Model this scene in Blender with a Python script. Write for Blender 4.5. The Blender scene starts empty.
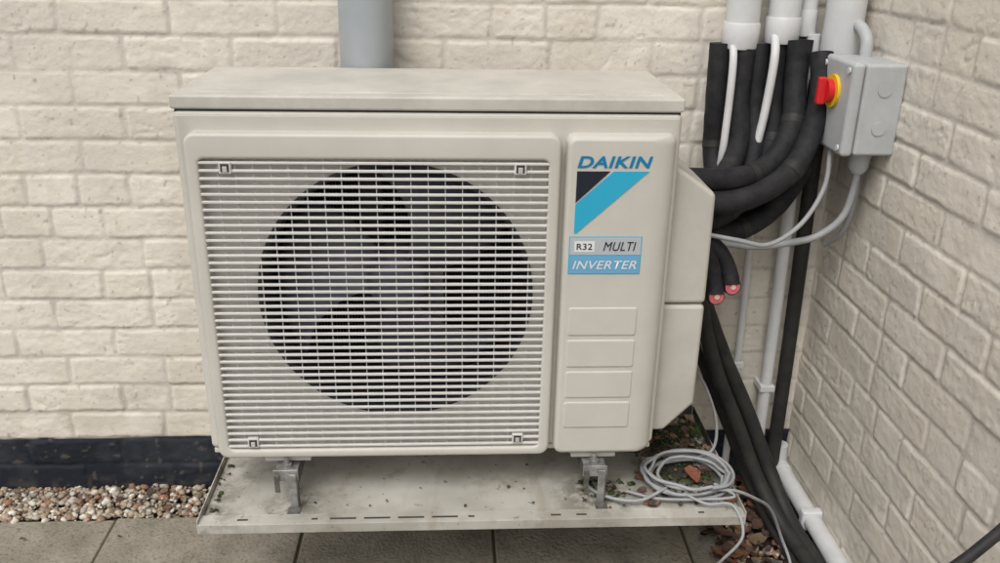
import bpy, bmesh, math, random
import numpy as np
from mathutils import Vector, Matrix
random.seed(7); rng=np.random.default_rng(7)
scene=bpy.context.scene
col=scene.collection
XC=1.344   # right wall plane
ZB=0.381   # unit underside
# ---------------------------------------------------------------- materials
def new_mat(name,c,rough=.6,metal=0,var=0.0,vscale=8,c2=None,bump=0,bscale=60,spec=.4,detail=3):
    m=bpy.data.materials.new(name); m.use_nodes=True; nt=m.node_tree
    b=nt.nodes['Principled BSDF']; b.inputs['Roughness'].default_value=rough
    b.inputs['Metallic'].default_value=metal
    b.inputs['Specular IOR Level'].default_value=spec
    c=tuple(c)+(1,)
    tc=nt.nodes.new('ShaderNodeTexCoord')
    if var>0 or c2:
        n=nt.nodes.new('ShaderNodeTexNoise'); n.inputs['Scale'].default_value=vscale; n.inputs['Detail'].default_value=detail
        n.inputs['Roughness'].default_value=.65
        nt.links.new(tc.outputs['Object'],n.inputs['Vector'])
        r=nt.nodes.new('ShaderNodeValToRGB'); r.color_ramp.elements[0].position=.35; r.color_ramp.elements[1].position=.68
        d=tuple(x*(1-var) for x in c[:3])+(1,) if not c2 else tuple(c2)+(1,)
        r.color_ramp.elements[0].color=d; r.color_ramp.elements[1].color=c
        nt.links.new(n.outputs['Fac'],r.inputs['Fac']); nt.links.new(r.outputs['Color'],b.inputs['Base Color'])
    else: b.inputs['Base Color'].default_value=c
    if bump:
        n2=nt.nodes.new('ShaderNodeTexNoise'); n2.inputs['Scale'].default_value=bscale; n2.inputs['Detail'].default_value=2
        nt.links.new(tc.outputs['Object'],n2.inputs['Vector'])
        bp=nt.nodes.new('ShaderNodeBump'); bp.inputs['Strength'].default_value=bump; bp.inputs['Distance'].default_value=.004
        nt.links.new(n2.outputs['Fac'],bp.inputs['Height']); nt.links.new(bp.outputs['Normal'],b.inputs['Normal'])
    return m
M_case=new_mat('casing_paint',(.605,.585,.53),.48,var=.10,vscale=5,detail=6)
M_lid=new_mat('lid_paint',(.59,.57,.515),.5,var=.22,vscale=9,detail=7)
M_grille=new_mat('grille_plastic',(.64,.63,.61),.5,var=.08,vscale=12)
M_grillev=new_mat('grille_plastic_v',(.50,.49,.475),.5)
M_cover=new_mat('cover_plastic',(.565,.545,.495),.5,var=.16,vscale=7,detail=5)
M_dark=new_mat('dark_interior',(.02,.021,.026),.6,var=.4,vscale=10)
M_bell=new_mat('bellmouth_plastic',(.030,.031,.038),.45)
M_blade=new_mat('fan_blade',(.125,.13,.16),.38,var=.3,vscale=6)
M_motor=new_mat('motor_mount',(.34,.35,.38),.4,metal=.3,var=.2)
M_blk=new_mat('black_clip',(.05,.05,.05),.5)
M_cyan=new_mat('logo_cyan',(.03,.40,.62),.4)
M_logob=new_mat('logo_black',(.014,.020,.032),.4)
M_text=new_mat('logo_blue',(.0,.20,.42),.4)
M_silver=new_mat('label_silver',(.46,.50,.52),.4)
M_lblue=new_mat('label_blue',(.15,.40,.62),.4)
M_white=new_mat('label_white',(.75,.77,.77),.4)
M_pvc=new_mat('white_pvc',(.68,.69,.695),.4,var=.14,vscale=12,detail=5)
M_pvcg=new_mat('grey_pvc',(.38,.41,.43),.38,var=.12,vscale=7)
M_lag=new_mat('pipe_lagging',(.024,.024,.028),.72,c2=(.009,.009,.011),vscale=30,bump=.45,bscale=50,spec=.35)
M_blkpipe=new_mat('black_duct',(.017,.017,.019),.6,c2=(.035,.033,.03),vscale=20,bump=.2,bscale=90,spec=.35)
M_pink=new_mat('pink_cut_foam',(.80,.20,.24),.7,var=.4,vscale=160)
M_copper=new_mat('copper_end',(.85,.60,.55),.5,metal=.2)
M_cable=new_mat('grey_cable',(.36,.37,.38),.5,var=.15,vscale=30)
M_box=new_mat('isolator_plastic',(.47,.49,.50),.45,var=.12,vscale=20)
M_red=new_mat('red_handle',(.62,.02,.025),.35)
M_yel=new_mat('yellow_plate',(.80,.50,.02),.4)
M_galv=new_mat('galvanised_steel',(.50,.50,.49),.45,metal=.6,var=.5,vscale=50)
M_galvd=new_mat('dull_steel',(.20,.195,.18),.6,metal=.4,var=.5,vscale=60)
M_slot=new_mat('slot_dark',(.06,.06,.055),.8)
# ---------------------------------------------------------------- helpers
def empty(name,loc=(0,0,0)):
    e=bpy.data.objects.new(name,None); e.empty_display_size=.1; col.objects.link(e); return e
def add(name,verts,faces,mat,parent=None,smooth=False):
    me=bpy.data.meshes.new(name); me.from_pydata([tuple(v) for v in verts],[],faces); me.update()
    if smooth: me.polygons.foreach_set('use_smooth',[True]*len(me.polygons))
    o=bpy.data.objects.new(name,me); col.objects.link(o)
    if mat: me.materials.append(mat)
    if parent: o.parent=parent
    return o
def rbox(name,x0,x1,y0,y1,z0,z1,bev,mat,parent=None,seg=3,smooth=True):
    bm=bmesh.new(); bmesh.ops.create_cube(bm,size=1)
    for v in bm.verts:
        v.co=Vector(((x0+x1)/2+v.co.x*(x1-x0),(y0+y1)/2+v.co.y*(y1-y0),(z0+z1)/2+v.co.z*(z1-z0)))
    if bev>0: bmesh.ops.bevel(bm,geom=bm.edges[:],offset=bev,segments=seg,profile=.5,affect='EDGES')
    me=bpy.data.meshes.new(name); bm.to_mesh(me); bm.free()
    o=bpy.data.objects.new(name,me); col.objects.link(o); me.materials.append(mat)
    if smooth and bev>0:
        for p in me.polygons: p.use_smooth=True
        mod=o.modifiers.new('wn','WEIGHTED_NORMAL'); mod.keep_sharp=False
    if parent: o.parent=parent
    return o
def catmull(pts,n=10):
    P=[np.array(p,float) for p in pts]
    P=[2*P[0]-P[1]]+P+[2*P[-1]-P[-2]]; out=[]
    for i in range(1,len(P)-2):
        for k in range(n):
            t=k/n; a,b,c,d=P[i-1],P[i],P[i+1],P[i+2]
            out.append(.5*((2*b)+(-a+c)*t+(2*a-5*b+4*c-d)*t*t+(-a+3*b-3*c+d)*t**3))
    out.append(P[-2]); return out
def tube(name,pts,r,mat,parent=None,n=10,sides=16,straight=False,rfun=None,ofun=None):
    path=[np.array(p,float) for p in pts] if straight else catmull(pts,n)
    V=[];F=[];up=np.array([.13,.21,1.0]); T0=None
    for i,p in enumerate(path):
        a=path[max(i-1,0)];b=path[min(i+1,len(path)-1)]
        t=(b-a)/max(np.linalg.norm(b-a),1e-9)
        if T0 is None:
            nrm=np.cross(t,up)
            if np.linalg.norm(nrm)<.3: nrm=np.cross(t,np.array([1.,.1,0]))
        else: nrm=nrm-t*np.dot(nrm,t)
        nrm=nrm/np.linalg.norm(nrm); T0=t; bn=np.cross(t,nrm)
        rr=r*(rfun(i) if rfun else 1)
        for k in range(sides):
            an=2*math.pi*k/sides; V.append(p+rr*(math.cos(an)*nrm+math.sin(an)*bn))
    m=len(path)
    for i in range(m-1):
        for k in range(sides):
            a=i*sides+k;b=i*sides+(k+1)%sides; F.append((a,b,b+sides,a+sides))
    nq=len(F); n0=len(V)
    V+=V[:sides]+V[(m-1)*sides:m*sides]      # separate cap vertices keep the side shading clean
    F+=[tuple(range(n0,n0+sides))[::-1],tuple(range(n0+sides,n0+2*sides))]
    o=add(name,V,F,mat,parent)
    o.data.polygons.foreach_set('use_smooth',[True]*nq+[False]*2)
    return o
def lagr(amp=.05,seed=0):
    rr=np.random.default_rng(seed).normal(0,amp,400); rr=np.convolve(rr,[.2,.3,.3,.2],'same')*1.4
    return lambda i:1+rr[i%400]*.6+.010*math.sin(i*1.3+seed)
def rrect(x0,x1,z0,z1,r,n=8):
    pts=[]
    for cx,cz,a0 in ((x1-r,z1-r,0),(x0+r,z1-r,90),(x0+r,z0+r,180),(x1-r,z0+r,270)):
        for k in range(n+1):
            a=math.radians(a0+90*k/n); pts.append((cx+r*math.cos(a),cz+r*math.sin(a)))
    return pts
def loft(name,loops,mat,parent,capend=False):
    V=[];F=[];n=len(loops[0][0])
    for pts,y in loops:
        for p in pts: V.append((p[0],y,p[1]))
    for i in range(len(loops)-1):
        for k in range(n):
            a=i*n+k;b=i*n+(k+1)%n; F.append((a,b,b+n,a+n))
    if capend: F.append(tuple(range((len(loops)-1)*n,len(loops)*n)))
    o=add(name,V,F,mat,parent,True)
    bm=bmesh.new(); bm.from_mesh(o.data); bmesh.ops.recalc_face_normals(bm,faces=bm.faces)
    bm.to_mesh(o.data); bm.free()
    mod=o.modifiers.new('wn','WEIGHTED_NORMAL')
    return o
def poly(name,pts,y,th,mat,parent):
    n=len(pts); V=[(p[0],y,p[1]) for p in pts]+[(p[0],y+th,p[1]) for p in pts]
    F=[tuple(range(n)),tuple(range(n,2*n))[::-1]]+[(i,i+n,(i+1)%n+n,(i+1)%n) for i in range(n)]
    return add(name,V,F,mat,parent)
def text(name,s,x0,x1,z0,z1,y,mat,parent,shear=.0,bold=.0):
    c=bpy.data.curves.new(name+'_c','FONT'); c.body=s; c.shear=shear; c.offset=bold; c.extrude=.0; c.space_character=1.06
    t=bpy.data.objects.new('tmp',c); col.objects.link(t)
    bpy.context.view_layer.update()
    me=bpy.data.meshes.new_from_object(t.evaluated_get(bpy.context.evaluated_depsgraph_get()))
    bpy.data.objects.remove(t); bpy.data.curves.remove(c)
    xs=[v.co.x for v in me.vertices]; ys=[v.co.y for v in me.vertices]
    sx=(x1-x0)/(max(xs)-min(xs)); sz=(z1-z0)/(max(ys)-min(ys)); mx=min(xs);my=min(ys)
    for v in me.vertices:
        v.co=Vector((x0+(v.co.x-mx)*sx,y,z0+(v.co.y-my)*sz))
    o=bpy.data.objects.new(name,me); col.objects.link(o); me.materials.clear(); me.materials.append(mat); o.parent=parent
    return o
# ---------------------------------------------------------------- noise + brick walls
def vnoise(u,v,scale,seed):
    r=np.random.default_rng(seed); G=r.random((512,512))
    x=u*scale+100; y=v*scale+100; xi=np.floor(x).astype(int); yi=np.floor(y).astype(int)
    fx=x-xi; fy=y-yi; fx=fx*fx*(3-2*fx); fy=fy*fy*(3-2*fy)
    g=lambda a,b:G[a%512,b%512]
    return (g(xi,yi)*(1-fx)+g(xi+1,yi)*fx)*(1-fy)+(g(xi,yi+1)*(1-fx)+g(xi+1,yi+1)*fx)*fy-.5
def fbm(u,v,s,seed,o=4):
    return sum(vnoise(u+i*7.3,v-i*3.1,s*2**i,seed+i)*.62**i for i in range(o))
def lerp(a,b,f): return a*(1-f[...,None])+np.array(b)*f[...,None]
def sm(x,a,b): return np.clip((x-a)/(b-a),0,1)
def brick_wall(name,us,vs,mapf,mat,seed,base,u_off=0.0,plinth=False):
    U,Vv=np.meshgrid(us,vs); r=np.random.default_rng(seed)
    ch=.075; bl=.225
    wz=Vv+.0022*vnoise(U,Vv,6,seed+1)*2
    row=np.floor(wz/ch).astype(int)
    rj=r.normal(0,.013,200)
    uu=U+u_off+np.where(row%2==0,0,bl/2)+rj[row%200]+20*bl+.005*vnoise(U,Vv,25,seed+2)
    ci=np.floor(uu/bl).astype(int)
    fu=uu-ci*bl; hdr=r.random((200,600))<.08
    H=hdr[row%200,ci%600]
    L=np.where(H,bl/2,bl); sub=np.where(H,np.floor(fu/(bl/2)),0).astype(int); fl=fu-sub*(bl/2)
    fl=np.where(H,fl,fu)
    fz=wz-row*ch
    du=np.minimum(fl,L-fl)-.0036; dz=np.minimum(fz,ch-fz)-.0034
    wob=.0034*vnoise(U,Vv,90,seed+3)+.0034*vnoise(U,Vv,35,seed+4)
    q=.008
    dd=np.where((du<q)&(dz<q), q-np.sqrt(np.clip(q-du,0,9)**2+np.clip(q-dz,0,9)**2), np.minimum(du,dz))+wob
    t=np.clip((dd+.0018)/.0065,0,1); t=t*t*(3-2*t)
    idx=(row%200,(ci*2+sub)%1200)
    off=r.normal(0,.0010,(200,1200))[idx]; tlt=r.normal(0,.008,(200,1200))[idx]; tlt2=r.normal(0,.013,(200,1200))[idx]
    face=.0040+off+tlt*(fl-L/2)+tlt2*(fz-ch/2)
    rough=.6+.8*r.random((200,1200))[idx]
    face+= rough*(.0011*vnoise(U*1.0,Vv*2.2,22,seed+5)+.0011*vnoise(U,Vv*1.8,60,seed+6)+.0009*vnoise(U,Vv,125,seed+7))
    cre=vnoise(U+off*90,Vv*2.8+.3*vnoise(U,Vv,9,seed+9),13,seed+8)
    msk=np.clip(vnoise(U,Vv,16,seed+12)*5,0,1)
    face-= .0022*np.exp(-(cre/.022)**2)*(r.random((200,1200))[idx]<.5)*msk
    mort=.0010*vnoise(U,Vv,50,seed+10)+.0012*vnoise(U,Vv,12,seed+11)+.0014
    h=mort*(1-t)+face*t
    X=mapf(U,Vv,h)
    base=np.array(base); C=np.ones(U.shape+(3,))*base
    tint=r.random((200,1200))[idx]
    C=lerp(C,base*np.array([.93,.92,.89]),sm(tint,.3,1)*.8)
    C=lerp(C,base*.90,sm(fbm(U,Vv,14,seed+20),-.1,.35))
    C=lerp(C,base*np.array([.82,.79,.73]),sm(fbm(U*6,Vv*.8,3.5,seed+25),.05,.55)*.45)
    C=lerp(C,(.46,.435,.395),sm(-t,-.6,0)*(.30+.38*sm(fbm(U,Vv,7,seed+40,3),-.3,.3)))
    C=lerp(C,(.56,.52,.45),sm(fbm(U,Vv,1.8,seed+30),0,.5)*.4)
    C=lerp(C,(.34,.30,.25),sm(fbm(U,Vv,95,seed+50,2),.46,.58)*.6)
    C=lerp(C,(.34,.32,.24),sm(-Vv,-.40,-.03)*sm(fbm(U,Vv,9,seed+60),-.15,.35)*.5)
    if plinth:
        P=np.ones(C.shape)*np.array([.015,.018,.026]); P=lerp(P,(.032,.036,.044),sm(fbm(U,Vv,10,seed+70),-.1,.4))
        P=lerp(P,(.12,.105,.085),sm(fbm(U,Vv,60,seed+80,2),.42,.55)*.6)
        P=lerp(P,(.10,.09,.07),sm(-Vv,-.05,.0)*sm(fbm(U,Vv,30,seed+85,2),-.1,.3)*.6)
        k=sm(Vv+.006*vnoise(U,Vv,30,seed+90),.1510,.1545)[...,None]; C=P*(1-k)+C*k
    co=np.stack([a.ravel() for a in X],1).astype(np.float32)
    nu=len(us);nv=len(vs)
    a=(np.arange(nv-1)[:,None]*nu+np.arange(nu-1)[None,:]).ravel()
    q4=np.stack([a,a+1,a+nu+1,a+nu],1)
    me=bpy.data.meshes.new(name); me.vertices.add(len(co)); me.vertices.foreach_set('co',co.ravel())
    me.loops.add(q4.size); me.loops.foreach_set('vertex_index',q4.ravel().astype(np.int32))
    me.polygons.add(len(q4)); me.polygons.foreach_set('loop_start',(np.arange(len(q4))*4).astype(np.int32))
    me.update(calc_edges=True); me.polygons.foreach_set('use_smooth',np.ones(len(q4),bool))
    ca=me.color_attributes.new('Col','FLOAT_COLOR','POINT')
    ca.data.foreach_set('color',np.concatenate([C.reshape(-1,3),np.ones((C.shape[0]*C.shape[1],1))],1).astype(np.float32).ravel())
    me.materials.append(mat); o=bpy.data.objects.new(name,me); col.objects.link(o); return o
def wall_mat(name):
    m=bpy.data.materials.new(name); m.use_nodes=True; nt=m.node_tree; N=nt.nodes.new; L=nt.links.new
    b=nt.nodes['Principled BSDF']; b.inputs['Roughness'].default_value=.68; b.inputs['Specular IOR Level'].default_value=.25
    tc=N('ShaderNodeTexCoord'); a=N('ShaderNodeVertexColor'); a.layer_name='Col'
    n=N('ShaderNodeTexNoise'); n.inputs['Scale'].default_value=170; n.inputs['Detail'].default_value=2; L(tc.outputs['Object'],n.inputs['Vector'])
    L(a.outputs['Color'],b.inputs['Base Color'])
    bp=N('ShaderNodeBump'); bp.inputs['Strength'].default_value=.4; bp.inputs['Distance'].default_value=.002
    L(n.outputs['Fac'],bp.inputs['Height']); L(bp.outputs['Normal'],b.inputs['Normal'])
    return m
xs=np.concatenate([np.arange(-2.6,-.8,.012),np.arange(-.8,XC+.002,.004)])
zs=np.concatenate([np.arange(-.02,1.3,.004),np.arange(1.3,2.45,.012)])
ys=np.concatenate([np.arange(0.0,.95,.004),np.arange(.95,2.8,.012)])
Mw=wall_mat('painted_brick')
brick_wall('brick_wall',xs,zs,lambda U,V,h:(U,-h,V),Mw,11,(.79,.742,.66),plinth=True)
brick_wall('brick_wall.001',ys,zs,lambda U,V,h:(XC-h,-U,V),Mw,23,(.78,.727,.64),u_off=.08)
# ---------------------------------------------------------------- ground
M_soil=new_mat('soil',(.07,.05,.035),.95,c2=(.03,.023,.017),vscale=24,bump=1,bscale=50)
add('ground',[(-30,-40,-.012),(30,-40,-.012),(30,12,-.012),(-30,12,-.012)],[(0,1,2,3)],M_soil)
M_slab=new_mat('concrete_slab',(.34,.31,.255),.9,c2=(.19,.172,.135),vscale=6,bump=.8,bscale=120,detail=7)
_nt=M_slab.node_tree; _b=_nt.nodes['Principled BSDF']; _src=_b.inputs['Base Color'].links[0].from_socket
_n=_nt.nodes.new('ShaderNodeTexNoise'); _n.inputs['Scale'].default_value=110; _n.inputs['Detail'].default_value=4
_tc=[x for x in _nt.nodes if x.type=='TEX_COORD'][0]; _nt.links.new(_tc.outputs['Object'],_n.inputs['Vector'])
_r=_nt.nodes.new('ShaderNodeMapRange'); _r.inputs[1].default_value=.55;_r.inputs[2].default_value=.68;_r.inputs[3].default_value=0;_r.inputs[4].default_value=.55; _nt.links.new(_n.outputs['Fac'],_r.inputs[0])
_m=_nt.nodes.new('ShaderNodeMix'); _m.data_type='RGBA'; _nt.links.new(_src,_m.inputs[6]); _m.inputs[7].default_value=(.08,.07,.055,1); _nt.links.new(_r.outputs[0],_m.inputs[0]); _nt.links.new(_m.outputs[2],_b.inputs['Base Color'])
M_slabj=new_mat('joint_sand',(.10,.085,.06),.95,c2=(.07,.075,.04),vscale=30,bump=.6)
pav=empty('paving')
add('joint_bed',[(-3.1,-4.2,-.005),(1.12,-4.2,-.005),(1.12,-.125,-.005),(-3.1,-.125,-.005)],[(0,1,2,3)],M_slabj,pav)
k=0
for j in range(9):
    for i in range(-7,3):
        x0=.115+.455*i; y1=-.125-.455*j+random.uniform(-.004,.003)
        x1=min(x0+.449,1.118)
        if x1-x0<.05: continue
        dz=random.uniform(-.002,.003)
        rbox('slab_%d'%k,x0,x1,y1-.445,y1,-.05,dz,.004,M_slab,pav,seg=2); k+=1
def pebbles(name,regions,seed,pal,mat,smin,smax):
    r=np.random.default_rng(seed)
    bm=bmesh.new(); bmesh.ops.create_icosphere(bm,subdivisions=1,radius=1)
    base=np.array([v.co for v in bm.verts]); fc=np.array([[v.index for v in f.verts] for f in bm.faces]); bm.free()
    VV=[];FF=[];CC=[];n0=0
    for (x0,x1,y0,y1,n) in regions:
        for i in range(n):
            s=r.uniform(smin,smax)*r.choice([.7,1,1.25])*np.array([1,r.uniform(.5,1),r.uniform(.4,.8)])
            R=np.array(Matrix.Rotation(r.uniform(0,6.28),3,'Z')@Matrix.Rotation(r.normal(0,.5),3,'X'))
            v=(base*(1+r.normal(0,.13,(len(base),1))))*s@R.T+np.array([r.uniform(x0,x1),r.uniform(y0,y1),r.uniform(-.004,.008)])
            VV.append(v);FF.append(fc+n0);n0+=len(base)
            c=np.array(pal[r.integers(len(pal))])*r.uniform(.7,1.15); CC.append(np.tile(np.append(c,1),(len(base),1)))
    V=np.concatenate(VV);Fa=np.concatenate(FF);C=np.concatenate(CC)
    me=bpy.data.meshes.new(name); me.from_pydata(V.tolist(),[],Fa.tolist())
    ca=me.color_attributes.new('Col','FLOAT_COLOR','POINT'); ca.data.foreach_set('color',C.ravel().astype(np.float32))
    me.polygons.foreach_set('use_smooth',np.ones(len(Fa),bool)); me.materials.append(mat)
    o=bpy.data.objects.new(name,me); col.objects.link(o); return o
def col_mat(name,rough=.7):
    m=bpy.data.materials.new(name); m.use_nodes=True; nt=m.node_tree; b=nt.nodes['Principled BSDF']; b.inputs['Roughness'].default_value=rough
    a=nt.nodes.new('ShaderNodeVertexColor'); a.layer_name='Col'
    n=nt.nodes.new('ShaderNodeTexNoise'); n.inputs['Scale'].default_value=140
    tc=nt.nodes.new('ShaderNodeTexCoord'); nt.links.new(tc.outputs['Object'],n.inputs['Vector'])
    mr=nt.nodes.new('ShaderNodeMapRange'); mr.inputs[1].default_value=.3;mr.inputs[2].default_value=.7;mr.inputs[3].default_value=.7;mr.inputs[4].default_value=1.15
    nt.links.new(n.outputs['Fac'],mr.inputs[0])
    vm=nt.nodes.new('ShaderNodeVectorMath'); vm.operation='SCALE'; nt.links.new(a.outputs['Color'],vm.inputs[0]); nt.links.new(mr.outputs[0],vm.inputs['Scale'])
    nt.links.new(vm.outputs[0],b.inputs['Base Color']); return m
M_peb=col_mat('pebble_stone')
pal=[(.46,.38,.29),(.36,.27,.19),(.58,.52,.44),(.26,.18,.12),(.42,.32,.22),(.68,.64,.57),(.18,.14,.10),(.40,.36,.30),(.30,.16,.10),(.52,.45,.34)]
pebbles('gravel',[(-1.0,1.12,-.128,.0,3800),(-2.6,-1.0,-.128,0,1300),(1.12,XC,-.7,0,1000),(1.12,XC,-2.0,-.7,800)],5,pal,M_peb,.0055,.0115)
def leaves(name,items,mat):
    V=[];F=[];C=[]
    for (x,y,z,s,rot,tx,ty,c) in items:
        n0=len(V); R=Matrix.Rotation(rot,3,'Z')@Matrix.Rotation(tx,3,'X')@Matrix.Rotation(ty,3,'Y')
        prof=[(0,.0),(.12,.2),(.3,.36),(.5,.40),(.72,.28),(.9,.12),(1.0,0)]
        cr=random.uniform(.1,.5)
        for (t,w) in prof:
            w2=w*random.uniform(.7,1.25)
            for sgn in (-1,0,1):
                p=Vector(((t-.5)*s,sgn*w2*s,abs(sgn)*w2*cr*s+.25*s*(t-.5)**2)); p=R@p
                V.append((x+p.x,y+p.y,z+p.z)); C.append(tuple(a*random.uniform(.8,1.2) for a in c)+(1,))
        for i in range(len(prof)-1):
            a=n0+i*3
            F.append((a,a+1,a+4,a+3)); F.append((a+1,a+2,a+5,a+4))
    me=bpy.data.meshes.new(name); me.from_pydata(V,[],F)
    ca=me.color_attributes.new('Col','FLOAT_COLOR','POINT'); ca.data.foreach_set('color',np.array(C,dtype=np.float32).ravel())
    me.polygons.foreach_set('use_smooth',[True]*len(F)); me.materials.append(mat)
    o=bpy.data.objects.new(name,me); col.objects.link(o); return o
M_leaf=col_mat('dead_leaf',.65)
lp=[(.16,.075,.045),(.24,.11,.06),(.10,.055,.04),(.07,.042,.03),(.19,.13,.08),(.05,.035,.028),(.08,.045,.032)]
it=[]
def rl(x,y,z,s,c=None): it.append((x,y,z,s,random.uniform(0,6.28),random.uniform(-.4,.4),random.uniform(-.4,.4),c or random.choice(lp)))
for i in range(430):
    rl(random.uniform(1.07,1.33),random.uniform(-.8,-.02),random.uniform(.008,.028),random.uniform(.018,.052))
for i in range(60): rl(random.uniform(.9,1.33),random.uniform(-.12,-.01),random.uniform(.008,.02),random.uniform(.02,.05))
for i in range(34): rl(random.uniform(-1.6,.3),random.uniform(-.12,-.01),.014,random.uniform(.012,.035))
for i in range(18): rl(random.uniform(-.6,1.1),random.uniform(-.6,-.14),.006,random.uniform(.008,.022))
leaves('fallen_leaves',it,M_leaf)

# ---------------------------------------------------------------- outdoor unit
ac=empty('air_conditioner_outdoor_unit')
ZT=1.081; YF=-.440; YR=-.125
body=rbox('casing',0,.87,YF,YR,ZB+.012,1.0555,.010,M_case,ac,seg=4)
FC=(.368,.718); FR=.245
cut_me=bpy.data.meshes.new('cut'); bm=bmesh.new()
bmesh.ops.create_cone(bm,cap_ends=True,segments=96,radius1=FR,radius2=FR,depth=.24,matrix=Matrix.Translation((FC[0],YF-.05+.12+.0,FC[1]))@Matrix.Rotation(math.pi/2,4,'X'))
bm.to_mesh(cut_me); bm.free()
cut=bpy.data.objects.new('cut',cut_me); col.objects.link(cut)
bo=body.modifiers.new('b','BOOLEAN'); bo.operation='DIFFERENCE'; bo.object=cut; bo.solver='EXACT'
body.modifiers.move(1,0)
bpy.context.view_layer.update()
me2=bpy.data.meshes.new_from_object(body.evaluated_get(bpy.context.evaluated_depsgraph_get()))
body.modifiers.clear(); body.data=me2
bpy.data.objects.remove(cut)
for p in me2.polygons: p.use_smooth=False
rbox('base_pan',.004,.866,YF+.004,YR,ZB,ZB+.011,.003,M_case,ac)
rbox('lid_seam',.004,.866,YF+.004,YR,1.050,1.060,.001,M_blk,ac)
lid=rbox('lid',-.0015,.8715,YF-.002,YR+.003,1.0572,ZT,.0045,M_lid,ac,seg=4)
rbox('lid_crown',.03,.84,YF+.03,YR-.03,1.078,ZT+.0015,.0013,M_lid,ac,seg=3)
def ring(name,prof,mat,seg=96):
    V=[];F=[]
    for i in range(seg):
        a=2*math.pi*i/seg
        for (r,y) in prof: V.append((FC[0]+r*math.cos(a),y,FC[1]+r*math.sin(a)))
    m=len(prof)
    for i in range(seg):
        for k in range(m-1):
            F.append((i*m+k,((i+1)%seg)*m+k,((i+1)%seg)*m+k+1,i*m+k+1))
    return add(name,V,F,mat,ac,True)
ring('bell_mouth',[(FR+.006,YF-.001),(FR+.003,YF-.004),(FR-.002,YF-.003),(FR-.006,YF+.01),(FR-.008,YF+.1),(FR-.004,YF+.185)],M_bell)
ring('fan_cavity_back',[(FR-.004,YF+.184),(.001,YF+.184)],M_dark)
V=[];F=[]
for i in range(72):
    x=FC[0]-.225+.0063*i; h=math.sqrt(max(FR**2-(x-FC[0])**2,0))-.01
    if h<=0: continue
    n=len(V); V+=[(x,YF+.182,FC[1]-h),(x,YF+.172,FC[1]-h),(x,YF+.172,FC[1]+h),(x,YF+.182,FC[1]+h)]; F.append((n,n+1,n+2,n+3))
add('heat_exchanger_fins',V,F,new_mat('fins',(.06,.065,.08),.5),ac)
rbox('motor_mount',FC[0]+.035,FC[0]+.085,YF+.145,YF+.160,FC[1]-.2,FC[1]+.2,.003,M_motor,ac)
rbox('motor_mount_2',FC[0]-.075,FC[0]-.03,YF+.145,YF+.160,FC[1]-.2,FC[1]+.2,.003,M_bell,ac)
for b in range(3):
    V=[];F=[];na=18;nr=10; a0=2*math.pi*b/3+2.2
    for i in range(na):
        for j in range(nr):
            tr=j/(nr-1); r=.05+tr*.180
            sp=1.10+.25*tr; a=a0+ (i/(na-1))*sp+ .28*tr*tr
            y=YF+.045+ .095*(1-i/(na-1))*(0.6+.4*tr)
            V.append((FC[0]+r*math.cos(a),y,FC[1]+r*math.sin(a)))
    for i in range(na-1):
        for j in range(nr-1):
            q=i*nr+j; F.append((q,q+1,q+nr+1,q+nr))
    o=add('fan_blade_%d'%(b+1),V,F,M_blade,ac,True); s=o.modifiers.new('s','SOLIDIFY'); s.thickness=.003
prof=[(.0,YF+.035),(.03,YF+.037),(.052,YF+.045),(.058,YF+.06),(.058,YF+.14)]
ring('fan_hub',prof,M_blade,48)
GX0,GX1,GZ0,GZ1=.020,.658,.386,1.022
ox0,ox1,oz0,oz1=.042,.637,.405,.978
def ins(d,r): return rrect(GX0+d,GX1-d,GZ0+d,GZ1-d,max(r-d,.003))
def inn(d,r): return rrect(ox0-d,ox1+d,oz0-d,oz1+d,r+d)
YG=YF-.026
loft('grille_frame',[(ins(0,.02),YF+.001),(ins(0,.02),YG+.006),(ins(.002,.02),YG+.002),(ins(.006,.02),YG),(inn(.006,.01),YG),(inn(.002,.01),YG+.001),(inn(.0,.01),YG+.004),(inn(0,.01),YF+.001)],M_case,ac)
V=[];F=[]
def bar(x0,x1,z0,z1,y0,y1,ch=.0010):
    n=len(V)
    for x in (x0,x1):
        V.extend([(x,y1,z0),(x,y0+ch,z0),(x,y0,z0+ch),(x,y0,z1-ch),(x,y0+ch,z1),(x,y1,z1)])
    for i in range(6): F.append((n+i,n+(i+1)%6,n+6+(i+1)%6,n+6+i))
    F.append(tuple(n+i for i in range(6))[::-1]); F.append(tuple(n+6+i for i in range(6)))
NB=41; pit=(oz1-oz0)/NB
for i in range(NB):
    zc=oz0+pit*(i+.5); bar(ox0-.001,ox1+.001,zc-.0024,zc+.0024,YG+.002,YG+.0065)
add('grille_bars',V,F,M_grille,ac)
V=[];F=[]
for i in range(1,20):
    x=ox0+(ox1-ox0)*i/20
    n=len(V); w=.0008; ya,yb=YG+.0068,YG+.011
    V.extend([(x-w,ya,oz0),(x+w,ya,oz0),(x+w,yb,oz0),(x-w,yb,oz0),(x-w,ya,oz1),(x+w,ya,oz1),(x+w,yb,oz1),(x-w,yb,oz1)])
    F+= [(n,n+1,n+5,n+4),(n+1,n+2,n+6,n+5),(n+2,n+3,n+7,n+6),(n+3,n,n+4,n+7)]
add('grille_verticals',V,F,M_grillev,ac)
for i,(x,z) in enumerate(((.086,.963),(.588,.963),(.088,.421),(.596,.424))):
    e=.0105
    rbox('clip_%d'%(i+1),x-e,x+e,YG-.0005,YG+.012,z-e,z+e,.002,M_grille,ac)
    rbox('clip_hole_%d'%(i+1),x-e+.003,x+e-.003,YG-.0012,YG+.010,z-e+.003,z+e-.003,.001,M_blk,ac)
    rbox('clip_tab_%d'%(i+1),x-.004,x+.004,YG-.002,YG+.010,z-e+.003,z+.003,.001,M_cover,ac)
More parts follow.
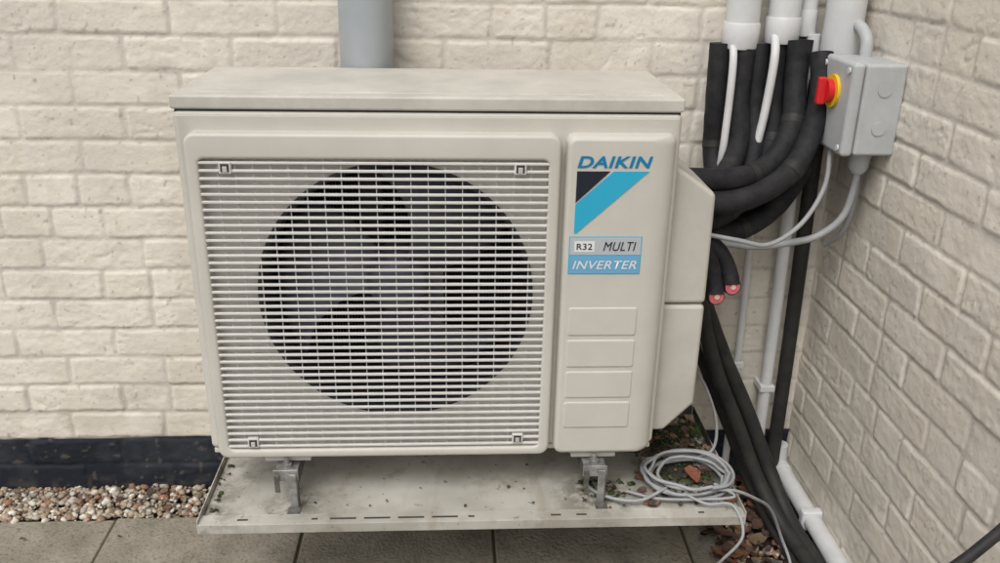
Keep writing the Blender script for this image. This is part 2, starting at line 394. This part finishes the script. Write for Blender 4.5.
def rp(l,r_,t,b_,rad): return rrect(.667+l,.862-r_,GZ0+b_,GZ1-t,rad)
loft('service_panel',[(rp(0,0,0,0,.016),YF+.001),(rp(0,.002,0,0,.016),YF-.006),(rp(.001,.007,.001,.001,.016),YF-.014),(rp(.002,.014,.002,.002,.015),YF-.0195),(rp(.004,.023,.004,.004,.013),YF-.0235),(rp(.008,.034,.008,.008,.010),YF-.0255),(rp(.010,.042,.010,.010,.008),YF-.026)],M_case,ac,capend=True)
YP=YF-.026
for i,z1 in enumerate((.703,.637,.571,.505)):
    loft('panel_emboss_%d'%(i+1),[(rrect(.683,.812,z1-.058,z1,.005),YP+.0005),(rrect(.6845,.8105,z1-.0565,z1-.0015,.004),YP-.0014),(rrect(.687,.808,z1-.054,z1-.004,.003),YP-.0017)],M_case,ac,capend=True)
poly('logo_black',[(.686,.960),(.744,.960),(.686,.903)],YP-.0012,.001,M_logob,ac)
poly('logo_cyan',[(.750,.960),(.812,.960),(.690,.847),(.686,.847),(.686,.900)],YP-.0012,.001,M_cyan,ac)
text('brand_lettering','DAIKIN',.686,.817,.966,.987,YP-.0012,M_text,ac,shear=.22,bold=.026)
poly('label_upper',[(.680,.839),(.808,.839),(.808,.806),(.680,.806)],YP-.0012,.001,M_silver,ac)
poly('label_border',[(.6785,.8405),(.8095,.8405),(.8095,.7685),(.6785,.7685)],YP-.0006,.0005,M_cyan,ac)
poly('label_lower',[(.680,.804),(.808,.804),(.808,.770),(.680,.770)],YP-.0012,.001,M_lblue,ac)
poly('label_box',[(.688,.832),(.724,.832),(.724,.812),(.688,.812)],YP-.0016,.0005,M_white,ac)
text('label_gas','R32',.692,.720,.816,.828,YP-.0022,M_logob,ac,bold=.012)
text('label_multi','MULTI',.740,.799,.814,.831,YP-.0022,M_logob,ac,shear=.25,bold=.0)
text('label_inverter','INVERTER',.686,.802,.779,.795,YP-.0022,M_white,ac,shear=.25,bold=.006)
def cover(name,prof,y0,y1,b,mat):
    bm=bmesh.new(); f=bm.faces.new([bm.verts.new((p[0],y1,p[1])) for p in prof])
    ex=bmesh.ops.extrude_face_region(bm,geom=[f])
    bmesh.ops.translate(bm,verts=[g for g in ex['geom'] if isinstance(g,bmesh.types.BMVert)],vec=(0,y0-y1,0))
    bmesh.ops.recalc_face_normals(bm,faces=bm.faces)
    bmesh.ops.bevel(bm,geom=bm.edges[:],offset=b,segments=4,profile=.5,affect='EDGES')
    me=bpy.data.meshes.new(name); bm.to_mesh(me); bm.free(); me.materials.append(mat)
    for p in me.polygons: p.use_smooth=True
    o=bpy.data.objects.new(name,me); col.objects.link(o); o.parent=ac; o.modifiers.new('wn','WEIGHTED_NORMAL'); return o
cover('valve_cover_upper',[(.864,.960),(.905,.935),(.955,.900),(.957,.682),(.864,.682)],-.405,-.14,.009,M_cover)
cover('valve_cover_lower',[(.864,.679),(.957,.679),(.957,.462),(.900,.400),(.864,.400)],-.405,-.14,.009,M_cover)
for i,x in enumerate((.148,.750)):
    rbox('foot_rail_%d'%(i+1),x-.045,x+.045,YF-.010,YR-.01,ZB-.012,ZB-.001,.003,M_case,ac)
# ---------------------------------------------------------------- wall brackets + tray
TX0,TX1,TY0,TY1,TZ=-.012,1.041,-.546,-.135,.288
for i,x in enumerate((.148,.750)):
    br=empty('wall_bracket' if i==0 else 'wall_bracket.001')
    rbox('arm_top',x-.022,x+.022,-.478,-.008,.362,.3650,.001,M_galv,br)
    rbox('arm_side_l',x-.022,x-.0190,-.470,-.008,.330,.3615,.001,M_galvd,br)
    rbox('arm_side_r',x+.0190,x+.022,-.470,-.008,.330,.3615,.001,M_galvd,br)
    rbox('arm_end_plate',x-.024,x+.024,-.4835,-.4805,.346,.370,.001,M_galv,br)
    tube('bolt',[(x,-.463,.365),(x,-.463,.385)],.005,M_galv,br,straight=True)
    tube('nut',[(x,-.463,.3655),(x,-.463,.373)],.010,M_galv,br,straight=True,sides=6)
    rbox('wall_rail',x-.03,x+.03,-.0095,-.0060,.10,.42,.001,M_galv,br)
    rbox('strap',x+.006,x+.020,-.4875,-.4845,TZ-.002,.362,.001,M_galv,br)
    rbox('strap_edge',x+.0202,x+.0222,-.4875,-.472,TZ-.002,.350,.0006,M_galvd,br)
    rbox('strap_short',x-.022,x-.012,-.4875,-.4845,.322,.362,.001,M_galvd,br)
    rbox('strap_foot',x+.002,x+.026,-.510,-.484,TZ-.0028,TZ-.0003,.001,M_galvd,br)
M_tray=bpy.data.materials.new('tray_paint'); M_tray.use_nodes=True
nt=M_tray.node_tree; b=nt.nodes['Principled BSDF']; b.inputs['Roughness'].default_value=.5
tc=nt.nodes.new('ShaderNodeTexCoord')
def tnoise(s,d=5,vec=None):
    n=nt.nodes.new('ShaderNodeTexNoise'); n.inputs['Scale'].default_value=s; n.inputs['Detail'].default_value=d; n.inputs['Roughness'].default_value=.65
    nt.links.new(vec or tc.outputs['Object'],n.inputs['Vector']); return n.outputs['Fac']
def tmix(a,bb,f):
    x=nt.nodes.new('ShaderNodeMix'); x.data_type='RGBA'
    for s,v in ((6,a),(7,bb)):
        if isinstance(v,tuple): x.inputs[s].default_value=v+(1,)
        else: nt.links.new(v,x.inputs[s])
    nt.links.new(f,x.inputs[0]); return x.outputs[2]
def tmr(s,a,b_,c,d):
    r=nt.nodes.new('ShaderNodeMapRange'); nt.links.new(s,r.inputs[0])
    for i,v in enumerate((a,b_,c,d)): r.inputs[i+1].default_value=v
    return r.outputs[0]
def tmath(op,a,bb):
    x=nt.nodes.new('ShaderNodeMath'); x.operation=op; x.use_clamp=True
    for i,v in enumerate((a,bb)):
        if isinstance(v,float): x.inputs[i].default_value=v
        else: nt.links.new(v,x.inputs[i])
    return x.outputs[0]
def near(px,py,rad):
    d=nt.nodes.new('ShaderNodeVectorMath'); d.operation='DISTANCE'; nt.links.new(tc.outputs['Object'],d.inputs[0]); d.inputs[1].default_value=(px,py,.285)
    return tmr(d.outputs['Value'],rad,rad*.2,0,1)
sp=nt.nodes.new('ShaderNodeSeparateXYZ'); nt.links.new(tc.outputs['Object'],sp.inputs[0])
mp=nt.nodes.new('ShaderNodeMapping'); mp.inputs['Scale'].default_value=(1.6,.35,1); nt.links.new(tc.outputs['Object'],mp.inputs['Vector'])
c=tmix((.37,.355,.31),(.53,.515,.47),tmr(tnoise(4.5,3),.36,.62,0,1))
c=tmix(c,(.25,.215,.155),tmr(tnoise(9,4,mp.outputs[0]),.50,.72,0,.6))
c=tmix(c,(.22,.19,.14),tmr(tnoise(13,4),.55,.72,0,.55))
c=tmix(c,(.09,.08,.06),tmr(tnoise(55,3),.64,.71,0,.7))
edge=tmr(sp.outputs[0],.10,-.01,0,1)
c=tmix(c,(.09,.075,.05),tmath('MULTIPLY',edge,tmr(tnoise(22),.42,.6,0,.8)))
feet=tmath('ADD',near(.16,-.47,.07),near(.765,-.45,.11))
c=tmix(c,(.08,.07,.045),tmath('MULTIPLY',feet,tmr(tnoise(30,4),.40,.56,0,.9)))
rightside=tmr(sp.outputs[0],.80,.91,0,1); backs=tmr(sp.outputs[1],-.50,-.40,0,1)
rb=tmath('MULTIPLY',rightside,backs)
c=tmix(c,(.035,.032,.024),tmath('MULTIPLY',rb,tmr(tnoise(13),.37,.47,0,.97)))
c=tmix(c,(.05,.10,.02),tmath('MULTIPLY',rb,tmr(tnoise(11),.54,.60,0,.8)))
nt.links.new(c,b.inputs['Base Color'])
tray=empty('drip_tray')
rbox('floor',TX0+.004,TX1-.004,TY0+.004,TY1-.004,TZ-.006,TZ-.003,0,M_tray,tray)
rbox('front_wall',TX0,TX1,TY0,TY0+.0025,TZ-.016,TZ+.004,.0008,M_tray,tray)
rbox('front_flange',TX0+.001,TX1-.001,TY0+.003,TY0+.030,TZ+.001,TZ+.0035,.0008,M_tray,tray)
rbox('front_step',TX0+.003,TX1-.003,TY0+.0305,TY0+.033,TZ-.0025,TZ+.003,.0006,M_tray,tray)
rbox('left_wall',TX0-.001,TX0+.0015,TY0+.003,TY1,TZ-.018,TZ+.012,.0008,M_tray,tray)
rbox('right_wall',TX1-.0015,TX1+.001,TY0+.003,TY1,TZ-.018,TZ+.012,.0008,M_tray,tray)
rbox('back_wall',TX0+.002,TX1-.002,TY1,TY1+.0025,TZ-.018,TZ+.014,.0008,M_tray,tray)
for i,(x,l) in enumerate([(.20,.012),(.235,.05),(.30,.05),(.365,.05),(.43,.05),(.50,.012),(.66,.02),(.06,.02),(.71,.02),(.95,.012)]):
    rbox('slot_%d'%(i+1),x,x+l,TY0+.013,TY0+.0185,TZ+.0030,TZ+.0040,.0004,M_slot,tray,seg=1)
# ---------------------------------------------------------------- cable coil
coil=empty('cable_coil')
for k in range(7):
    pts=[];R0=random.uniform(.060,.086);cx=.952+random.uniform(-.014,.014);cy=-.425+random.uniform(-.012,.012);z0=TZ+.006+.0045*k
    for i in range(15):
        a=2*math.pi*i/14+random.uniform(-.05,.05)+k; R=R0*(1+random.uniform(-.05,.05))
        pts.append((cx+R*1.10*math.cos(a),cy+R*.92*math.sin(a),z0+.004*math.sin(a*2+k)))
    pts[-1]=(pts[0][0],pts[0][1],pts[0][2]+.004)
    tube('loop_%d'%(k+1),pts,.0036,M_cable,coil,n=6,sides=8)
tube('tail_1',[(.90,-.47,TZ+.02),(.84,-.50,TZ+.012),(.78,-.485,TZ+.010),(.745,-.44,TZ+.008),(.76,-.40,TZ+.02)],.0034,M_cable,coil,sides=8)
tube('tail_2',[(1.0,-.48,TZ+.02),(1.04,-.48,TZ+.016),(1.09,-.46,.27),(1.15,-.40,.20),(1.20,-.36,.10),(1.22,-.40,.03),(1.15,-.5,.02)],.0034,M_cable,coil,sides=8)
tube('tail_3',[(1.01,-.10,.52),(1.03,-.12,.42),(1.06,-.16,.36),(1.06,-.25,.33),(1.03,-.34,.315),(.98,-.37,TZ+.02)],.0034,M_cable,coil,sides=8)
tube('tail_4',[(.93,-.49,TZ+.02),(.97,-.515,TZ+.012),(1.02,-.525,TZ+.014),(1.03,-.57,.265),(1.0,-.56,.20),(.99,-.52,.14)],.0030,M_cable,coil,sides=8)
tube('tail_5',[(1.0,-.46,TZ+.02),(1.03,-.50,TZ+.018),(.97,-.50,TZ+.012),(.88,-.49,TZ+.008),(.82,-.46,TZ+.006)],.0030,M_cable,coil,sides=8)
it=[]
rl(.968,-.415,TZ+.012,.05,(.24,.09,.05))
for i in range(100): rl(random.uniform(.85,1.03),random.uniform(-.50,-.15),TZ+.002,random.uniform(.008,.030))
for i in range(36): rl(random.uniform(0,.87),random.uniform(-.51,-.22),TZ+.0,random.uniform(.003,.009))
for i in range(26): rl(random.gauss(.775,.03),random.gauss(-.45,.025),TZ+.0,random.uniform(.004,.012))
leaves('fallen_leaves.001',it,M_leaf)
M_moss=col_mat('moss_green',.95)
pebbles('moss',[(.87,1.03,-.36,-.15,500),(.89,1.01,-.46,-.36,240),(.93,1.0,-.30,-.22,200),(.73,.84,-.47,-.41,70),(-.005,.015,-.50,-.2,40)],9,[(.04,.07,.015),(.07,.11,.03),(.03,.045,.015),(.03,.022,.015),(.04,.03,.02)],M_moss,.002,.0060).location=(0,0,TZ-.004)
# ---------------------------------------------------------------- pipes
dp=empty('drain_pipe')
tube('pipe',[(.296,-.066,-.01),(.296,-.066,2.44)],.055,M_pvcg,dp,straight=True,sides=48)
tube('socket',[(.296,-.066,.52),(.296,-.066,.62)],.0595,M_pvcg,dp,straight=True,sides=48)
def conduit(name,x,y,r,z0,z1=2.44,sock=.05,tilt=0):
    e=empty(name)
    tube('pipe',[(x,y,z0+.02),(x+tilt,y,z1)],r,M_pvc,e,straight=True,sides=32)
    if sock:
        tube('socket',[(x,y,z0),(x,y,z0+.003),(x,y,z0+sock),(x,y,z0+sock+.003)],r*1.09,M_pvc,e,straight=True,sides=32,rfun=lambda i:(.96,1,1,.96)[i])
    return e
conduit('plastic_conduit',1.077,-.055,.035,1.120)
conduit('plastic_conduit.001',1.164,-.055,.033,1.132)
conduit('plastic_conduit.002',1.222,-.035,.019,1.145)
conduit('plastic_conduit.003',1.286,-.075,.040,1.035,sock=.045)
def thin(name,pts,r,mat,clips=()):
    e=empty(name); tube('pipe',pts,r,mat,e,straight=len(pts)==2,sides=16,n=6)
    for i,(x,y,z) in enumerate(clips):
        rbox('clip_%d'%(i+1),x-r-.004,x+r+.004,y-r-.002,-.002,z-.009,z+.009,.003,M_pvc,e)
thin('plastic_conduit.004',[(1.058,-.06,1.14),(1.054,-.098,1.10),(1.052,-.108,1.0),(1.046,-.115,.88),(1.05,-.06,.78),(1.06,-.035,.6),(1.063,-.035,.2)],.0080,M_pvc)
thin('plastic_conduit.005',[(1.146,-.06,1.16),(1.138,-.105,1.11),(1.130,-.112,1.0),(1.118,-.112,.88),(1.145,-.06,.76),(1.160,-.04,.66),(1.168,-.035,.45),(1.172,-.035,.02)],.0090,M_pvc,[(1.170,-.035,.36)])
thin('plastic_conduit.006',[(1.236,-.05,1.15),(1.238,-.045,.82),(1.246,-.04,.45),(1.248,-.04,.02)],.0145,M_pvc,[(1.247,-.04,.30)])
thin('black_duct',[(1.272,-.05,1.12),(1.280,-.045,.85),(1.290,-.04,.4),(1.293,-.04,.0)],.017,M_blkpipe)
ins_=[
 ([(1.085,-.070,1.12),(1.082,-.080,1.02),(1.078,-.115,.93),(1.045,-.175,.880),(.985,-.210,.862),(.93,-.215,.860)],.0225),
 ([(1.036,-.055,1.13),(1.034,-.060,1.0),(1.036,-.075,.90),(1.03,-.14,.83),(.985,-.19,.800),(.93,-.20,.795)],.0225),
 ([(1.116,-.060,1.13),(1.120,-.075,1.0),(1.112,-.12,.90),(1.065,-.19,.835),(.99,-.22,.820),(.93,-.23,.818)],.0225),
 ([(1.190,-.09,1.14),(1.192,-.11,1.06),(1.178,-.15,.97),(1.125,-.19,.905),(1.045,-.225,.878),(.93,-.24,.885)],.0235),
 ([(1.230,-.12,1.12),(1.226,-.15,1.04),(1.206,-.18,.955),(1.150,-.225,.885),(1.055,-.25,.848),(.93,-.26,.843)],.0235),
 ([(1.247,-.09,1.06),(1.240,-.11,.96),(1.205,-.14,.86),(1.140,-.17,.79),(1.05,-.19,.752),(.93,-.20,.755)],.0220),
 ([(1.212,-.06,1.14),(1.208,-.07,.98),(1.182,-.10,.85),(1.12,-.14,.775),(1.04,-.17,.735),(.93,-.18,.74)],.020),
 ([(1.158,-.06,1.13),(1.160,-.075,1.02),(1.150,-.11,.92),(1.10,-.16,.84),(1.02,-.20,.785),(.93,-.21,.780)],.0225),
 ([(1.060,-.045,1.12),(1.058,-.045,1.0),(1.060,-.055,.90),(1.05,-.10,.83),(1.0,-.15,.77),(.93,-.17,.765)],.018),
 ([(1.140,-.040,1.12),(1.140,-.045,1.0),(1.135,-.07,.90),(1.10,-.11,.83),(1.03,-.15,.78),(.93,-.16,.775)],.018),
]
for i,(p,r) in enumerate(ins_):
    p=[p[0]]+[(a+random.uniform(-.004,.004),b_+random.uniform(-.003,.003),c_+random.uniform(-.004,.004)) for a,b_,c_ in p[1:-1]]+[p[-1]]
    e=empty('insulated_pipe' if i==0 else 'insulated_pipe.%03d'%i)
    tube('lagging',p,r,M_lag,e,n=12,sides=20,rfun=lagr(.022,i))
    for q in ((0.35,.7) if i%2 else (.55,)):
        cp=catmull(p,12); k=int(len(cp)*q); tube('tape_%d'%int(q*100),[cp[k],cp[k+1],cp[k+2]],r*1.035,M_blkpipe,e,straight=True,sides=20)
for i,(p) in enumerate(([(.94,-.26,.765),(.975,-.262,.750),(.998,-.268,.718),(1.008,-.278,.675),(1.010,-.292,.652)],[(.94,-.235,.775),(.990,-.235,.757),(1.028,-.240,.725),(1.048,-.250,.685),(1.051,-.264,.662)])):
    e=empty('capped_pipe_stub' if i==0 else 'capped_pipe_stub.001')
    tube('lagging',p,.0185,M_lag,e,n=10,sides=20,rfun=lagr(.02,20+i))
    a=np.array(p[-1]); d=np.array([.12,-.90,.10]); d/=np.linalg.norm(d)
    tube('cut_end',[a-d*.012,a+d*.008],.0184,M_lag,e,straight=True,sides=20)
    tube('foam_face',[a+d*.0075,a+d*.0092],.0160,M_pink,e,straight=True,sides=20)
    tube('copper_core',[a+d*.008,a+d*.012],.0055,M_copper,e,straight=True,sides=16)
for i,(p,r) in enumerate((
 ([(.94,-.22,.66),(1.00,-.21,.61),(1.030,-.19,.53),(1.075,-.17,.41),(1.140,-.17,.27),(1.195,-.20,.14),(1.24,-.28,.06),(1.27,-.42,.035),(1.280,-.7,.03),(1.29,-1.1,.03)],.0165),
 ([(.94,-.19,.69),(1.005,-.18,.64),(1.040,-.16,.56),(1.100,-.14,.43),(1.170,-.14,.29),(1.230,-.17,.15),(1.265,-.26,.06),(1.290,-.42,.035),(1.300,-.7,.03),(1.300,-1.1,.03)],.0175),
 ([(.94,-.16,.62),(1.00,-.16,.54),(1.035,-.14,.45),(1.09,-.12,.33),(1.15,-.11,.20),(1.20,-.14,.08),(1.23,-.26,.03),(1.24,-.42,.025),(1.24,-.6,.02)],.0105))):
    e=empty('black_hose' if i==0 else 'black_hose.%03d'%i)
    tube('hose',p,r,M_blkpipe,e,n=10,sides=18,rfun=lagr(.012,40+i))
e=empty('plastic_conduit.007')
tube('pipe',[(1.318,-.02,.060),(1.318,-1.9,.055)],.0215,M_pvc,e,straight=True,sides=24)
tube('elbow',[(1.318,-.06,.062),(1.318,-.03,.062),(1.316,-.022,.075),(1.312,-.022,.12)],.0225,M_pvc,e,sides=20)
for i,y in enumerate((-.25,-.8,-1.4)):
    rbox('saddle_%d'%i,1.292,XC-.002,y-.012,y+.012,.030,.084,.006,M_pvc,e)
fl=empty('flexible_cable')
tube('cable',[(1.300,-.215,.925),(1.301,-.215,.87),(1.288,-.215,.80),(1.245,-.21,.755),(1.19,-.205,.737),(1.12,-.205,.728),(1.05,-.215,.738),(.99,-.23,.75),(.94,-.23,.755)],.0075,M_cable,fl,n=8,sides=12)
fl=empty('flexible_cable.001')
tube('cable',[(1.270,-.12,1.0),(1.245,-.20,.93),(1.235,-.22,.86),(1.19,-.24,.79),(1.12,-.26,.752),(1.05,-.27,.765),(.94,-.23,.775)],.0050,M_cable,fl,n=8,sides=12)
fl=empty('flexible_cable.002')
tube('cable',[(1.313,-.19,.94),(1.318,-.19,.83),(1.313,-.17,.75),(1.300,-.12,.70)],.006,M_cable,fl,n=8,sides=12)
fl=empty('rubber_hose')
tube('hose',[(XC-.002,-.86,.63),(1.32,-.90,.612),(1.265,-.95,.588),(1.20,-.975,.547),(1.13,-.99,.49),(1.09,-1.0,.38),(1.10,-1.0,.2),(1.14,-1.0,.02),(1.0,-1.3,.012)],.0085,M_blkpipe,fl,n=10,sides=14)
# ---------------------------------------------------------------- isolator switch
iso=empty('isolator_switch')
DZ=.012
bx0,bx1,by0,by1,bz0,bz1=1.258,XC-.004,-.276,-.135,.930+DZ,1.108+DZ
rbox('enclosure_base',bx0,bx1,by0,by1,bz0,bz1,.007,M_box,iso,seg=4)
rbox('enclosure_cover',bx0-.026,bx0-.0015,by0-.002,by1+.002,bz0-.002,bz1+.002,.009,M_box,iso,seg=4)
hz=1.045+DZ
tube('yellow_plate',[(bx0-.026,-.200,hz),(bx0-.032,-.200,hz)],.033,M_yel,iso,straight=True,sides=32)
tube('red_dial',[(bx0-.032,-.200,hz),(bx0-.044,-.200,hz)],.023,M_red,iso,straight=True,sides=28)
rbox('red_handle',bx0-.060,bx0-.043,-.200-.008,-.200+.008,hz-.027,hz+.027,.004,M_red,iso)
for i,(y,z) in enumerate(((by0+.014,bz0+.014),(by1-.014,bz0+.014),(by0+.014,bz1-.014),(by1-.014,bz1-.014))):
    tube('screw_%d'%(i+1),[(bx0-.027,y,z),(bx0-.030,y,z)],.006,M_pvc,iso,straight=True,sides=14)
for i,z in enumerate((.985+DZ,1.060+DZ)):
    tube('knockout_%d'%(i+1),[(1.300,by0-.0005,z),(1.300,by0-.0020,z)],.014,M_box,iso,straight=True,sides=24)
tube('gland_body',[(1.302,-.215,bz0+.002),(1.302,-.215,bz0-.016)],.024,M_box,iso,straight=True,sides=6)
tube('gland_nut',[(1.302,-.215,bz0-.016),(1.302,-.215,bz0-.038),(1.302,-.215,bz0-.050)],.021,M_box,iso,straight=True,sides=16,rfun=lambda i:(1,.95,.55)[i])
tube('entry_conduit',[(1.304,-.16,bz1-.003),(1.304,-.155,bz1+.03),(1.302,-.13,bz1+.05),(1.300,-.09,bz1+.06)],.012,M_box,iso,n=6)
# ---------------------------------------------------------------- camera
Cx,Cy,Cz,ps,th,ph,f=0.4686,-1.9540,1.3550,0.0588,0.3829,0.0194,889.3
Fv=Vector((math.sin(ps)*math.cos(th),math.cos(ps)*math.cos(th),-math.sin(th)))
r0=Vector((math.cos(ps),-math.sin(ps),0)); u0=r0.cross(Fv)
r=r0*math.cos(ph)+u0*math.sin(ph); u=-r0*math.sin(ph)+u0*math.cos(ph)
cd=bpy.data.cameras.new('camera'); cam=bpy.data.objects.new('camera',cd); col.objects.link(cam)
cam.matrix_world=Matrix(((r.x,u.x,-Fv.x,Cx),(r.y,u.y,-Fv.y,Cy),(r.z,u.z,-Fv.z,Cz),(0,0,0,1)))
cd.sensor_width=36; cd.lens=36*f/1000; cd.clip_end=200; cd.clip_start=.02
scene.camera=cam
# ---------------------------------------------------------------- light
w=bpy.data.worlds.new('World'); scene.world=w; w.use_nodes=True; nt=w.node_tree
bg=nt.nodes['Background']; sky=nt.nodes.new('ShaderNodeTexSky'); sky.sky_type='NISHITA'; sky.sun_disc=False
sky.sun_elevation=math.radians(55); sky.sun_rotation=math.radians(207); sky.dust_density=5; sky.air_density=1.0
hs=nt.nodes.new('ShaderNodeHueSaturation'); hs.inputs['Saturation'].default_value=.3
nt.links.new(sky.outputs[0],hs.inputs['Color']); nt.links.new(hs.outputs[0],bg.inputs[0]); bg.inputs[1].default_value=.14
sl=bpy.data.lights.new('sun','SUN'); sl.energy=1.0; sl.angle=math.radians(30); sl.color=(1,.97,.93)
so=bpy.data.objects.new('sun',sl); col.objects.link(so)
so.rotation_euler=Vector((.3,.6,-1)).to_track_quat('-Z','Y').to_euler()
scene.view_settings.view_transform='Standard'; scene.view_settings.look='None'; scene.view_settings.exposure=0
